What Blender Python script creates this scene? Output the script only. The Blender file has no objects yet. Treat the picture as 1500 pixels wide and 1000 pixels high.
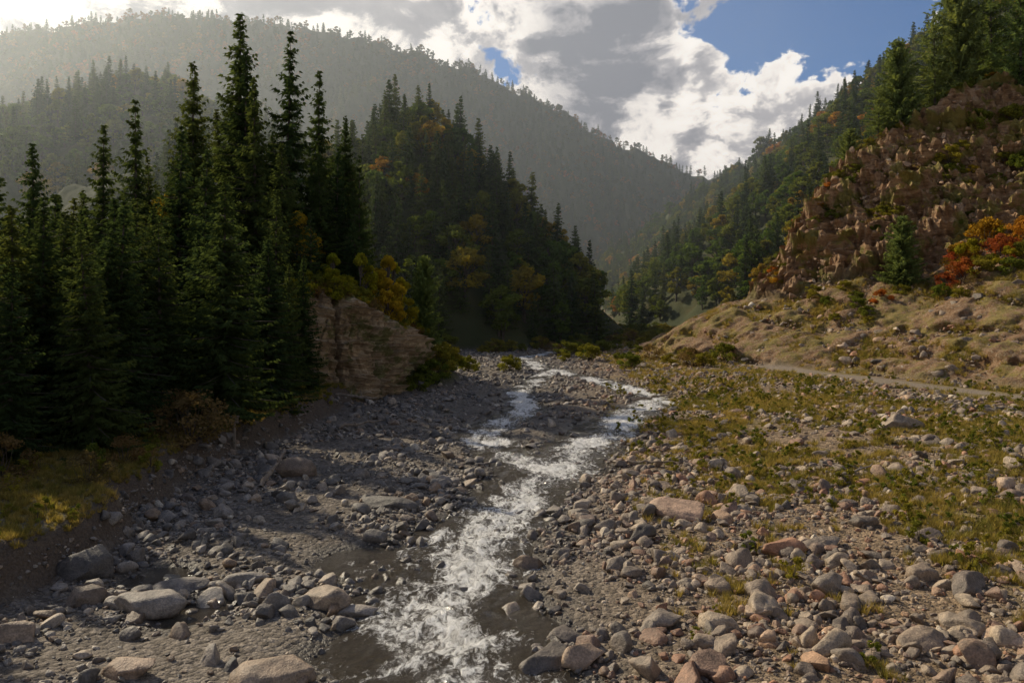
import bpy, bmesh, math, random
import numpy as np
from mathutils import Vector
random.seed(7); RNG=np.random.default_rng(7)
S=bpy.context.scene
ROOT=S.collection

# ------------------------------------------------------------ noise
_p=np.random.default_rng(3).permutation(256); PERM=np.concatenate([_p,_p,_p])
_a=np.random.default_rng(4).uniform(0,2*np.pi,256); G2=np.stack([np.cos(_a),np.sin(_a)],1)
_g=np.random.default_rng(5).normal(size=(256,3)); G3=_g/np.linalg.norm(_g,axis=1)[:,None]
def fade(t): return t*t*t*(t*(t*6-15)+10)
def perlin2(x,y):
    xi=np.floor(x).astype(int); yi=np.floor(y).astype(int); xf=x-xi; yf=y-yi; u=fade(xf); v=fade(yf)
    def g(a,b):
        h=PERM[PERM[(xi+a)&255]+((yi+b)&255)]
        return G2[h,0]*(xf-a)+G2[h,1]*(yf-b)
    a=g(0,0); b=g(1,0); c=g(0,1); d=g(1,1)
    return ((a+(b-a)*u)*(1-v)+(c+(d-c)*u)*v)*1.5
def perlin3(x,y,z):
    xi=np.floor(x).astype(int); yi=np.floor(y).astype(int); zi=np.floor(z).astype(int)
    xf=x-xi; yf=y-yi; zf=z-zi; u=fade(xf); v=fade(yf); w=fade(zf)
    def g(a,b,c):
        h=PERM[PERM[PERM[(xi+a)&255]+((yi+b)&255)]+((zi+c)&255)]
        return G3[h,0]*(xf-a)+G3[h,1]*(yf-b)+G3[h,2]*(zf-c)
    def l(p,q,t): return p+(q-p)*t
    return l(l(l(g(0,0,0),g(1,0,0),u),l(g(0,1,0),g(1,1,0),u),v),l(l(g(0,0,1),g(1,0,1),u),l(g(0,1,1),g(1,1,1),u),v),w)*1.5
def fbm2(x,y,o=4):
    s=0;a=1.0
    for i in range(o):
        s=s+a*perlin2(x+17.3*i,y-9.1*i); x=x*2.03;y=y*2.03;a*=.5
    return s
def fbm3(x,y,z,o=3):
    s=0;a=1.0
    for i in range(o):
        s=s+a*perlin3(x+11.3*i,y-5.1*i,z+3.7*i); x=x*2.03;y=y*2.03;z=z*2.03;a*=.5
    return s
def sstep(a,b,x):
    t=np.clip((x-a)/(b-a),0,1); return t*t*(3-2*t)

# ------------------------------------------------------------ terrain
def seg(x,y,a,b):
    dx=b[0]-a[0]; dy=b[1]-a[1]; L=dx*dx+dy*dy+1e-9
    t=np.clip(((x-a[0])*dx+(y-a[1])*dy)/L,0,1)
    return np.hypot(x-a[0]-t*dx,y-a[1]-t*dy),t
def tent(x,y,pts,slope,rnd=1.5):
    r=np.full(x.shape,-1e4)
    for a,b in zip(pts[:-1],pts[1:]):
        d,t=seg(x,y,a,b); r=np.maximum(r,a[2]+(b[2]-a[2])*t-slope*(np.sqrt(d*d+rnd*rnd)-rnd))
    return r
RIVER=[[(-1.0,2,2.8),(-1.3,16.7,2.8),(-1.8,20.3,2.7),(-1.3,26,2.5),(.3,33,2.3),(1.7,39,2.8),(4.2,45,2.5),(8.7,56.6,2.3),(11.8,64,2.2),(11.2,71,1.9),(9.2,79,1.7),(6.0,88,1.8),(3.0,98,1.9),(1.5,112,1.8),(6,122,1.6),(20,132,1.5)],
       [(1.5,38,1.9),(-.6,43,1.8),(-2.1,49,1.7),(-.4,54,1.6),(1.3,60,1.4),(.4,69,1.4),(2.4,80,1.4),(4.5,92,1.4)]]
def rdist(x,y):
    r=np.full(x.shape,99.)
    for R in RIVER:
        for a,b in zip(R[:-1],R[1:]):
            d,t=seg(x,y,a,b); r=np.minimum(r,d/(a[2]+(b[2]-a[2])*t))
    return r
ROAD=[(60,28),(47,44),(38,60),(32.5,74),(28,86),(28,100),(34,116),(40,135),(46,150)]
def roaddist(x,y):
    r=np.full(x.shape,99.)
    for a,b in zip(ROAD[:-1],ROAD[1:]):
        d,t=seg(x,y,a,b); r=np.minimum(r,d)
    return r
PROM=[(-95,178,34),(-60,172,36),(-31,168,35),(-24,165,42),(-18,162,42),(-12,160,36),(-7,158,28),(-1,155,19),(5,152,9),(10,150,1)]
KNOLL=[(-80,90,4),(-52,84,5),(-38,80,8),(-29,79,14),(-21,78,12)]
CLIFF=[(-22,64,8.0),(-15,65.3,7.6),(-12,69,6.2),(-10.6,76,4.2),(-11.5,83,4)]
MIDL=[(-330,290,95),(-180,275,60),(-160,272,68),(-145,270,75),(-127,270,79),(-113,268,75),(-95,266,66),(-75,262,50),(-50,258,30)]
LEFTN=[(-140,40,14),(-100,70,8),(-80,90,4)]
BLUFF=[(37,120,5),(41,117,12),(44,114,21),(49,112,28),(57,111,34),(72,111,42),(95,116,55),(118,135,69)]
SCREE=[(40,116,5),(44,110,9),(51,98,12),(62,88,15),(80,78,21),(110,60,32)]
RIDGE=[(300,60,150),(150,130,92),(128,200,84),(132,260,82),(135,350,78),(130,400,77),(119,450,70),(103,480,58),(86,500,47),(58,520,30),(30,545,8)]
FX=np.array([-2500,-900,-643,-428,-283,-163,-43,43,129,214,266,386,600,900,2500.])
FZ=np.array([260,330,352,358,340,322,292,257,216,182,163,140,150,190,240.])
def terrain(x,y,full=False):
    x=np.asarray(x,float); y=np.asarray(y,float)
    dist=np.hypot(x,y)
    am=np.clip(0.02*dist,0,10)
    xw=x+am*fbm2(x/28+5,y/28,3); yw=y+am*fbm2(x/28-40,y/28+9,3)
    rd=rdist(x+.5*fbm2(x*.45,y*.45+3,2),y)
    floor=0.10+.13*fbm2(x/3.5,y/3.5,3)+.05*fbm2(x*1.1,y*1.1,2)+.55*sstep(9,19,x-.03*y+1.5*perlin2(x/9,y/9))+.01*np.clip(y-110,0,600)
    floor=floor-.60*np.exp(-(rd**2)*1.1)
    for px,py,pr in [(-8.3,20.6,1.3),(-10.5,23.5,1.0),(-5.2,24.5,1.1),(-5,58,1.6),(-3,66,1.5)]:
        floor=floor-.32*np.exp(-((x-px)**2+(y-py)**2*.6)/pr**2)
    bl=(-13.6+np.interp(y,[0,20,24,29,34,45,60,90,120],[0,.2,1.4,.6,-.6,.3,1.2,1.5,6]))-x+.8*fbm2(x/5,y/5+20,3)
    bank=(1.35*sstep(0,1.1,bl)+.05*np.clip(bl,0,60))*(1-sstep(100,130,y))
    base=floor+bank
    rr=roaddist(x,y)
    base=base+ (0.75-base)*np.exp(-(rr/3.2)**4)*sstep(25,30,x)
    cliff=np.minimum(tent(x,y,CLIFF,2.8,.5),9.5)
    steep=tent(xw,yw,BLUFF,1.35,1.0)
    low=tent(xw,yw,[(a,b,c*.54) for a,b,c in BLUFF],.50,3)
    scree=np.maximum(tent(xw,yw,SCREE,.52,2),low)
    hills=np.maximum.reduce([tent(xw,yw,PROM,1.1,2.5),tent(x,y,KNOLL,.9,3),tent(xw,yw,MIDL,.75,8),tent(xw,yw,LEFTN,.7,5),tent(xw,yw,RIDGE,.86,6)])
    Zr=np.interp(x,FX,FZ); yr=1000+40*np.sin(x/170)
    yf=yr-1.25*Zr
    s=np.clip((y-yf)/(yr-yf),0,1)
    gul=np.abs(perlin2(x/95+.002*y,y/420+4))*2
    far=Zr*s**.92-(60*gul*np.sin(np.pi*np.clip(s,0,1))**.8)-np.clip(y-yr,0,4000)*.35+6*fbm2(x/40,y/40,3)*s
    h=np.maximum.reduce([hills,cliff,steep,scree,np.where(y>yf,far,-100)])
    am2=np.clip(h/8,0,1)*np.clip(dist/120,0,3)
    h=h+am2*(1.4*fbm2(x/14,y/14,4))
    k=.5
    z=np.maximum(base,h)+k*np.exp(-np.abs(base-h)/k)*.35
    if not full: return z
    hill=sstep(-.3,.8,h-base)
    rock=hill*sstep(-.8,1.2,steep-np.maximum(scree,hills))*(y<150)
    scr=hill*sstep(-1.,1.,scree-np.maximum(steep,hills))*(1-rock)*(y<132)
    cl=sstep(-.3,.4,cliff-base)*sstep(8.5,7.3,z)*(np.abs(x+12)<14)*(y<95)*(y>58)
    return z,dict(hill=hill,rock=np.clip(rock,0,1),scree=np.clip(scr,0,1),cliff=cl,rd=rd,bl=bl,road=rr,base=base)

# ------------------------------------------------------------ mesh helpers
def mk_mesh(name,V,F,mat=None,smooth=False):
    V=np.asarray(V,np.float32); F=np.asarray(F,np.int32)
    me=bpy.data.meshes.new(name); me.vertices.add(len(V)); me.vertices.foreach_set('co',V.ravel())
    if len(F):
        k=F.shape[1]; me.loops.add(F.size); me.loops.foreach_set('vertex_index',F.ravel())
        me.polygons.add(len(F)); me.polygons.foreach_set('loop_start',np.arange(len(F),dtype=np.int32)*k)
    me.update(calc_edges=True); me.validate()
    if len(F): me.polygons.foreach_set('use_smooth',np.full(len(me.polygons),smooth))
    if mat: 
        for m in (mat if isinstance(mat,list) else [mat]): me.materials.append(m)
    return me
def mk_obj(name,me,coll=ROOT,loc=(0,0,0)):
    o=bpy.data.objects.new(name,me); o.location=loc
    if coll: coll.objects.link(o)
    return o
def fattr(me,n,a,t='FLOAT'):
    at=me.attributes.new(n,t,'POINT')
    at.data.foreach_set('vector' if t=='FLOAT_VECTOR' else 'value',np.asarray(a,np.int32 if t=='INT' else np.float32).ravel())

# ------------------------------------------------------------ materials
class NT:
    def __init__(s,name,world=False):
        if world: s.m=bpy.data.worlds.new(name); S.world=s.m
        else: s.m=bpy.data.materials.new(name)
        s.m.use_nodes=True; s.t=s.m.node_tree; s.t.nodes.clear()
    def n(s,typ,**kw):
        nd=s.t.nodes.new(typ)
        for k,v in kw.items(): setattr(nd,k,v)
        return nd
    def set(s,sock,v):
        if isinstance(v,bpy.types.NodeSocket): s.t.links.new(v,sock)
        elif isinstance(v,bpy.types.Node): s.t.links.new(v.outputs[0],sock)
        else: sock.default_value=v
    def math(s,op,a,b=0.0,c=None,clamp=False):
        nd=s.n('ShaderNodeMath',operation=op,use_clamp=clamp); s.set(nd.inputs[0],a); s.set(nd.inputs[1],b)
        if c is not None: s.set(nd.inputs[2],c)
        return nd.outputs[0]
    def vm(s,op,a,b):
        nd=s.n('ShaderNodeVectorMath',operation=op); s.set(nd.inputs[0],a); s.set(nd.inputs[1],b)
        return nd.outputs['Value'] if op in('DOT_PRODUCT','LENGTH') else nd.outputs[0]
    def mix(s,f,a,b,bt='MIX'):
        nd=s.n('ShaderNodeMix',data_type='RGBA',blend_type=bt); s.set(nd.inputs[0],f)
        for i,v in((6,a),(7,b)):
            if isinstance(v,tuple) and len(v)==3: v=v+(1,)
            s.set(nd.inputs[i],v)
        return nd.outputs[2]
    def noise(s,vec,scale,detail=4,rough=.55,dist=0,out=0):
        nd=s.n('ShaderNodeTexNoise'); s.set(nd.inputs['Vector'],vec); nd.inputs['Scale'].default_value=scale
        nd.inputs['Detail'].default_value=detail; nd.inputs['Roughness'].default_value=rough; nd.inputs['Distortion'].default_value=dist
        return nd.outputs[out]
    def ramp(s,f,stops,interp='LINEAR'):
        nd=s.n('ShaderNodeValToRGB'); s.set(nd.inputs[0],f); cr=nd.color_ramp; cr.interpolation=interp
        while len(cr.elements)<len(stops): cr.elements.new(.5)
        for e,(p,c) in zip(cr.elements,stops):
            e.position=p; e.color=(c if isinstance(c,tuple) else (c,c,c))[:3]+(1,)
        return nd.outputs[0]
    def attr(s,n): return s.n('ShaderNodeAttribute',attribute_name=n).outputs['Fac']
    def sm(s,x,a,b):
        nd=s.n('ShaderNodeMapRange',interpolation_type='SMOOTHSTEP'); s.set(nd.inputs[0],x); nd.inputs[1].default_value=a; nd.inputs[2].default_value=b
        return nd.outputs[0]
    def bump(s,h,strength,dist,prev=None):
        nd=s.n('ShaderNodeBump'); s.set(nd.inputs['Height'],h); s.set(nd.inputs['Strength'],strength); nd.inputs['Distance'].default_value=dist
        if prev is not None: s.set(nd.inputs['Normal'],prev)
        return nd.outputs[0]
    def principled(s,col,rough=.9,normal=None,spec=.3):
        p=s.n('ShaderNodeBsdfPrincipled'); s.set(p.inputs['Base Color'],col if not(isinstance(col,tuple) and len(col)==3) else col+(1,)); s.set(p.inputs['Roughness'],rough)
        p.inputs['Specular IOR Level'].default_value=spec
        if normal is not None: s.set(p.inputs['Normal'],normal)
        return p
    def out(s,sh,sock='Surface'):
        o=s.n('ShaderNodeOutputMaterial'); s.set(o.inputs[sock],sh); return s.m

def leaf_mat(name,stops,transl=.35,clump=.7,use_loc=True,locscale=.03):
    t=NT(name); oi=t.n('ShaderNodeObjectInfo'); tc=t.n('ShaderNodeTexCoord')
    r=oi.outputs['Random']
    if use_loc:
        ln=t.noise(oi.outputs['Location'],locscale,2)
        r=t.math('ADD',t.math('MULTIPLY',r,.65),t.math('MULTIPLY',t.math('SUBTRACT',ln,.32),1.1),clamp=True)
    col=t.ramp(r,stops)
    n1=t.noise(tc.outputs['Object'],clump,3,.6)
    col=t.mix(1.0,col,t.ramp(n1,[(.3,.5),(.7,1.5)]),'MULTIPLY')
    d=t.n('ShaderNodeBsdfDiffuse'); t.set(d.inputs[0],col)
    tr=t.n('ShaderNodeBsdfTranslucent'); t.set(tr.inputs[0],t.mix(1.0,col,(1.3,1.2,.7),'MULTIPLY'))
    m=t.n('ShaderNodeMixShader'); m.inputs[0].default_value=transl; t.set(m.inputs[1],d); t.set(m.inputs[2],tr)
    return t.out(m)
M_spruce=leaf_mat('spruce_needles',[(0,(.036,.060,.024)),(.6,(.060,.086,.030)),(1,(.11,.125,.034))],.44)
M_pine=leaf_mat('pine_needles',[(0,(.12,.17,.055)),(1,(.17,.20,.065))],.45,use_loc=False)
M_decid=leaf_mat('broadleaf_foliage',[(0,(.058,.104,.020)),(.43,(.09,.135,.022)),(.67,(.155,.165,.024)),(.83,(.28,.20,.026)),(.93,(.36,.15,.024)),(1,(.34,.07,.03))],.5)
M_decid_far=leaf_mat('far_broadleaf',[(0,(.045,.070,.022)),(.40,(.08,.09,.024)),(.64,(.19,.12,.028)),(1,(.28,.09,.025))],.4,locscale=.012)
M_gold=leaf_mat('gold_foliage',[(0,(.20,.22,.02)),(.5,(.34,.28,.025)),(1,(.42,.26,.025))],.5,use_loc=False)
M_orange=leaf_mat('autumn_foliage',[(0,(.40,.29,.03)),(.5,(.42,.19,.03)),(1,(.40,.13,.03))],.5,use_loc=False)
M_red=leaf_mat('red_autumn_foliage',[(0,(.34,.08,.04)),(1,(.38,.13,.04))],.5,use_loc=False)
M_yshrub=leaf_mat('yellowgreen_foliage',[(0,(.12,.15,.028)),(1,(.26,.22,.035))],.45,use_loc=False)
M_rshrub=leaf_mat('russet_foliage',[(0,(.14,.11,.05)),(1,(.20,.12,.05))],.4,use_loc=False)
M_grass=leaf_mat('grass_blades',[(0,(.14,.15,.037)),(.5,(.30,.235,.065)),(1,(.44,.32,.12))],.4,clump=2,locscale=.25)
t=NT('bark'); tc=t.n('ShaderNodeTexCoord'); nn=t.noise(tc.outputs['Object'],3,5)
M_bark=t.out(t.principled(t.ramp(nn,[(.3,(.035,.027,.02)),(.7,(.11,.085,.065))]),.95,t.bump(nn,.6,.05)))
t=NT('weathered_wood'); tc=t.n('ShaderNodeTexCoord'); nn=t.noise(tc.outputs['Object'],5,5)
M_wood=t.out(t.principled(t.ramp(nn,[(.3,(.14,.105,.075)),(.7,(.30,.24,.18))]),.9,t.bump(nn,.5,.03)))

def stone_mat(name,stops_l,stops_r,sc=1.0):
    t=NT(name); oi=t.n('ShaderNodeObjectInfo'); r=oi.outputs['Random']
    geo=t.n('ShaderNodeNewGeometry')
    sx=t.n('ShaderNodeSeparateXYZ'); t.set(sx.inputs[0],oi.outputs['Location'])
    side=t.sm(t.math('SUBTRACT',sx.outputs[0],t.math('MULTIPLY',sx.outputs[1],.08)),-3,4)
    col=t.mix(side,t.ramp(r,stops_l),t.ramp(r,stops_r))
    P=geo.outputs['Position']
    n1=t.noise(P,3.0*sc,5,.65); n2=t.noise(P,22*sc,3,.6)
    col=t.mix(1,col,t.ramp(n1,[(.3,.48),(.7,1.45)]),'MULTIPLY')
    col=t.mix(.85,col,t.ramp(n2,[(.3,.58),(.72,1.42)]),'MULTIPLY')
    sz=t.n('ShaderNodeSeparateXYZ'); t.set(sz.inputs[0],P)
    wet=t.math('MULTIPLY',t.sm(sz.outputs[2],.10,-.08),.6)
    col=t.mix(wet,col,t.mix(1,col,(.35,.34,.33),'MULTIPLY'))
    b=t.bump(n1,.6,.13/sc); b=t.bump(n2,.55,.03/sc,b)
    return t.out(t.principled(col,t.math('SUBTRACT',.64,t.math('MULTIPLY',wet,.65)),b,.5))
SL=[(0,(.085,.072,.060)),(.3,(.17,.142,.116)),(.55,(.25,.21,.17)),(.72,(.10,.086,.073)),(.88,(.24,.16,.10)),(1,(.42,.36,.28))]
SR=[(0,(.080,.064,.050)),(.18,(.29,.21,.14)),(.34,(.13,.096,.070)),(.50,(.38,.285,.19)),(.62,(.18,.14,.105)),(.74,(.33,.155,.078)),(.86,(.14,.108,.082)),(.94,(.38,.22,.12)),(1,(.52,.44,.33))]  # right-bank stones: warmer rock, with the sunlit brightness of that side mixed in
M_stone=stone_mat('river_stone',SL,SR)
RKS=[(0,(.24,.138,.072)),(.5,(.39,.24,.135)),(.8,(.30,.185,.10)),(1,(.48,.35,.225))]
M_crag=stone_mat('crag_rock',RKS,RKS,.5)
M_redslab=stone_mat('reddish_stone',[(0,(.28,.19,.125)),(1,(.32,.22,.15))],[(0,(.34,.215,.14)),(1,(.39,.25,.165))])

# terrain material
t=NT('valley_ground'); geo=t.n('ShaderNodeNewGeometry'); P=geo.outputs['Position']
sp=t.n('ShaderNodeSeparateXYZ'); t.set(sp.inputs[0],P)
side=t.sm(t.math('SUBTRACT',sp.outputs[0],t.math('MULTIPLY',sp.outputs[1],.08)),-2,6)
nb=t.noise(P,.35,5,.6); nm=t.noise(P,2.2,6,.65); nf=t.noise(P,14,4,.7)
v1=t.n('ShaderNodeTexVoronoi'); t.set(v1.inputs['Vector'],P); v1.inputs['Scale'].default_value=7
v2=t.n('ShaderNodeTexVoronoi'); t.set(v2.inputs['Vector'],P); v2.inputs['Scale'].default_value=21
bw=t.n('ShaderNodeSeparateColor'); t.set(bw.inputs[0],v1.outputs['Color'])
bw2=t.n('ShaderNodeSeparateColor'); t.set(bw2.inputs[0],v2.outputs['Color'])
gl=t.ramp(bw.outputs[0],[(0,(.09,.074,.058)),(.5,(.145,.12,.094)),(1,(.22,.185,.15))])
gr=t.ramp(bw.outputs[0],[(0,(.12,.082,.049)),(.5,(.185,.13,.078)),(1,(.29,.205,.13))])
grav=t.mix(side,gl,gr)
grav=t.mix(.7,grav,t.ramp(bw2.outputs[0],[(0,.55),(1,1.5)]),'MULTIPLY')
grav=t.mix(.8,grav,t.ramp(nb,[(.3,.7),(.7,1.25)]),'MULTIPLY')
wet=t.sm(sp.outputs[2],.06,-.10)
wet=t.math('MULTIPLY',wet,t.math('SUBTRACT',1,t.attr('hill')))
grav=t.mix(t.math('MULTIPLY',wet,.7),grav,(.040,.033,.025))
grs=t.ramp(nm,[(.3,(.085,.09,.022)),(.5,(.17,.135,.036)),(.7,(.25,.18,.06))])
gm=t.math('MULTIPLY',t.attr('grass'),t.sm(t.math('ADD',t.math('MULTIPLY',nm,.6),t.math('MULTIPLY',nf,.4)),.40,.55))
col=t.mix(gm,grav,grs)
dirt=t.ramp(nf,[(.3,(.06,.043,.03)),(.7,(.14,.105,.075))])
col=t.mix(t.attr('dirt'),col,dirt)
scc=t.ramp(t.noise(P,.9,9,.75),[(.28,(.085,.045,.023)),(.44,(.20,.113,.058)),(.58,(.31,.185,.10)),(.75,(.42,.28,.165))])
scc=t.mix(t.sm(bw.outputs[1],.6,.9),scc,(.34,.24,.15))
scg=t.sm(t.noise(P,.22,7,.75),.47,.57)
scc=t.mix(t.math('MULTIPLY',scg,t.sm(nf,.38,.54)),scc,t.ramp(nm,[(.35,(.15,.14,.035)),(.65,(.30,.23,.055))]))
col=t.mix(t.attr('scree'),col,scc)
cv=t.n('ShaderNodeMapping'); t.set(cv.inputs[0],P); cv.inputs['Scale'].default_value=(.35,.35,1.6); cv.inputs['Rotation'].default_value=(.35,.2,0)
nr=t.noise(cv.outputs[0],1.2,9,.72)
rk=t.ramp(nr,[(.28,(.06,.036,.021)),(.42,(.27,.155,.082)),(.55,(.42,.265,.148)),(.75,(.55,.41,.26))])
rk=t.mix(t.math('MULTIPLY',t.sm(t.noise(P,.3,6,.6),.50,.58),.85),rk,(.22,.19,.044))
col=t.mix(t.attr('rock'),col,rk)
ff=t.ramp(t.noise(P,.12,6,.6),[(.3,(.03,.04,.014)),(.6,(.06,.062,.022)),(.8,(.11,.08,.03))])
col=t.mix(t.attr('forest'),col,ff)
rdc=t.mix(1,(.24,.19,.14,1),t.ramp(nf,[(.3,.75),(.7,1.2)]),'MULTIPLY')
col=t.mix(t.attr('road'),col,rdc)
hb=t.math('SUBTRACT',1,v1.outputs['Distance']); hb2=t.math('SUBTRACT',1,v2.outputs['Distance'])
b=t.bump(hb,.7,.10); b=t.bump(hb2,.6,.04,b); b=t.bump(nr,t.math('MULTIPLY',t.math('ADD',t.attr('rock'),t.attr('scree')),.8),.9,b)
M_ground=t.out(t.principled(col,t.math('SUBTRACT',.95,t.math('MULTIPLY',wet,.5)),b,.25))

t=NT('cliff_rock'); geo=t.n('ShaderNodeNewGeometry'); P=geo.outputs['Position']
cv=t.n('ShaderNodeMapping'); t.set(cv.inputs[0],P); cv.inputs['Scale'].default_value=(.30,.30,2.4); cv.inputs['Rotation'].default_value=(.10,.16,0)
n1=t.noise(cv.outputs[0],1.2,9,.7); n2=t.noise(P,1.0,8,.7)
col=t.ramp(n1,[(.28,(.15,.10,.055)),(.44,(.42,.285,.16)),(.58,(.60,.44,.265)),(.78,(.68,.53,.35))])
col=t.mix(.8,col,t.ramp(n2,[(.3,.5),(.7,1.2)]),'MULTIPLY')
col=t.mix(t.math('MULTIPLY',t.sm(t.noise(P,.5,6,.65),.52,.59),.8),col,(.15,.15,.04))
b=t.bump(n1,.9,.5); b=t.bump(n2,.8,.3,b)
M_cliff=t.out(t.principled(col,.92,b,.25))

t=NT('river_water'); geo=t.n('ShaderNodeNewGeometry'); P=geo.outputs['Position']
mp=t.n('ShaderNodeMapping'); t.set(mp.inputs[0],P); mp.inputs['Scale'].default_value=(1,.5,1)
na=t.noise(mp.outputs[0],1.0,6,.6,1.0); nb=t.noise(mp.outputs[0],4,11,.72,1.2); nc=t.noise(mp.outputs[0],.30,3); nd_=t.noise(P,11,5,.7)
fo=t.attr('foam')
k=t.math('ADD',t.math('MULTIPLY',na,.85),t.math('MULTIPLY',nb,1.05)); k=t.math('ADD',k,t.math('MULTIPLY',nd_,.4))
k=t.math('ADD',k,t.math('MULTIPLY',t.math('SUBTRACT',fo,.5),.34)); k=t.math('ADD',k,t.math('MULTIPLY',t.math('SUBTRACT',nc,.5),.5))
fm=t.math('MULTIPLY',t.sm(k,1.18,1.42),.96)
hh=t.math('ADD',t.math('MULTIPLY',na,1.2),t.math('MULTIPLY',nb,.9)); hh=t.math('ADD',hh,t.math('MULTIPLY',nd_,.25))
b=t.bump(hh,1.0,.42); bf=t.bump(hh,.8,.26)
wt=t.principled((.075,.060,.042),.08,b,.8)
fd=t.principled(t.mix(t.sm(nb,.4,.64),(.50,.48,.45),(.90,.88,.85)),.32,bf,.6)
m=t.n('ShaderNodeMixShader'); t.set(m.inputs[0],fm); t.set(m.inputs[1],wt); t.set(m.inputs[2],fd)
M_water=t.out(m)

# ------------------------------------------------------------ ground sheet
def axis(lo,hi,s0,g,flat):
    def side(lim):
        v=[0.0]
        while v[-1]<lim: v.append(v[-1]+max(s0,(v[-1]-flat)*g+s0))
        return v
    a=side(hi); b=side(-lo); return np.array([-q for q in b[::-1][:-1]]+a)
xs=axis(-2600,2600,.33,.014,75)
ys=[-60.]
while ys[-1]<8: ys.append(ys[-1]+2)
while ys[-1]<2600: ys.append(ys[-1]+max(.33,.33+(ys[-1]-118)*.010))
ys=np.array(ys)
X,Y=np.meshgrid(xs,ys)
Z,M=terrain(X,Y,True)
nx,ny=len(xs),len(ys)
D=fbm3(X*.18,Y*.18,Z*.35,5)
led=Z*.45+.14*X+.7*fbm3(X*.12,Y*.12,Z*.15,3); led=led-np.floor(led); led2=Z*1.2+.30*X+.8*fbm3(X*.25,Y*.25,Z*.2,3); led2=led2-np.floor(led2)
crk=np.abs(perlin3(X*.3,Y*.3,Z*.12)); crk2=np.abs(perlin3(X*.9,Y*.9,Z*.6))
gl2=np.abs(perlin2(X*.16+.05*Y,Y*.05))
tot=(2.6*D+1.9*(led**2-.3)+.8*(led2**2)+1.2*sstep(0,.15,crk)-1.2+.5*sstep(0,.2,crk2))*M['rock']+(.45*fbm3(X*.8,Y*.8,Z*.8,3)+.8*fbm2(X*.25,Y*.25,3)+1.2*sstep(0,.2,gl2)-.8)*M['scree']
Xd=X-tot*.50; Yd=Y-tot*.78; Zd=Z+.35*tot
V=np.stack([Xd,Yd,Zd],-1).reshape(-1,3)
I=np.arange(nx*ny).reshape(ny,nx)
F=np.stack([I[:-1,:-1],I[:-1,1:],I[1:,1:],I[1:,:-1]],-1).reshape(-1,4)
me=mk_mesh('ground',V,F,M_ground,True)
flat=(M['rock']>.5).reshape(-1)[F[:,0]]
if len(me.polygons)==len(F): me.polygons.foreach_set('use_smooth',~flat)
grassn=fbm2(X/7+30,Y/7,4)
grass=np.clip(sstep(-.35,.25,grassn)*sstep(3,10,X-.06*Y)*(1-M['hill'])*.95+sstep(.8,1.6,M['bl'])*(1-M['hill']),0,1)
dirt=sstep(-.1,.2,M['bl'])*sstep(1.5,.9,M['bl'])
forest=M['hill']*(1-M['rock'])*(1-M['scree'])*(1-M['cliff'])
for k,v in dict(hill=M['hill'],rock=M['rock'],scree=M['scree'],grass=grass,dirt=dirt,forest=forest,road=sstep(1.7,1.0,M['road']+.5*grassn)*(1-M['hill'])).items(): fattr(me,k,v.ravel())
ground=mk_obj('ground',me)

# water sheet
wx=np.arange(-14,26,.14); wy=np.concatenate([np.arange(3,60,.14),np.arange(60,135,.4)])
WX,WY=np.meshgrid(wx,wy); rd=rdist(WX,WY)
act=np.exp(-(rd*1.1)**2)
WZ=-.12+act*(.12*fbm2(WX*1.0,WY*.7,3)+.10*np.abs(fbm2(WX*2.4,WY*1.7,3)))+.01*np.clip(WY-110,0,99)
I=np.arange(WX.size).reshape(WX.shape)
F=np.stack([I[:-1,:-1],I[:-1,1:],I[1:,1:],I[1:,:-1]],-1).reshape(-1,4)
me=mk_mesh('river_water',np.stack([WX,WY,WZ],-1).reshape(-1,3),F,M_water,True)
fattr(me,'foam',(act*(.9+.25*sstep(40,60,WY)+.9*fbm2(WX/3,WY/4.5,2))).ravel()); mk_obj('river_water',me)

# ------------------------------------------------------------ cliff wall (left)
path=np.array([(-21,59.5),(-17.2,60.6),(-14.4,61.5),(-11.8,63.2),(-9.8,66.5),(-8.4,72),(-7.8,78),(-8.4,84),(-11.5,89)])
tt=np.linspace(0,len(path)-1,380); px=np.interp(tt,range(len(path)),path[:,0]); py=np.interp(tt,range(len(path)),path[:,1])
hs=np.linspace(-.4,1,170); TT,HH=np.meshgrid(tt,hs)
PX,_=np.meshgrid(px,hs); PY,_=np.meshgrid(py,hs)
ks=np.ones(31)/31
nxn=np.gradient(py,tt); nyn=-np.gradient(px,tt); nxn=np.convolve(np.pad(nxn,15,'edge'),ks,'valid'); nyn=np.convolve(np.pad(nyn,15,'edge'),ks,'valid'); L=np.hypot(nxn,nyn); nxn/=L; nyn/=L
top=np.interp(tt,range(9),[6.2,8.0,8.8,8.2,6.6,4.6,3.4,3.0,2.2])+.8*fbm2(tt*1.6,tt*0+.5,4)
CZ=np.where(HH<0,HH*2,HH*top[None,:])
q1=CZ*.75+.20*PX+.5*fbm3(PX*.2,PY*.2,CZ*.1,3); q1=q1-np.floor(q1); q2=CZ*2.1+.5*PX+.6*fbm3(PX*.4,PY*.4,CZ*.1,3); q2=q2-np.floor(q2)
cr=np.abs(perlin3(PX*.45,PY*.45,CZ*.06)); cr2=np.abs(perlin3(PX*1.1,PY*1.1,CZ*.5))
off=.60*q1**2+.25*q2**2+1.0*fbm3(PX*.28,PY*.28,CZ*.22,5)+1.2*sstep(0,.14,cr)+.3*sstep(0,.2,cr2)-.08*np.clip(CZ,0,20)-1.1-1.0*sstep(.93,1.,HH)
CX=PX+nxn[None,:]*off; CY=PY+nyn[None,:]*off
I=np.arange(CX.size).reshape(CX.shape)
F=np.stack([I[:-1,:-1],I[:-1,1:],I[1:,1:],I[1:,:-1]],-1).reshape(-1,4)
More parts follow.
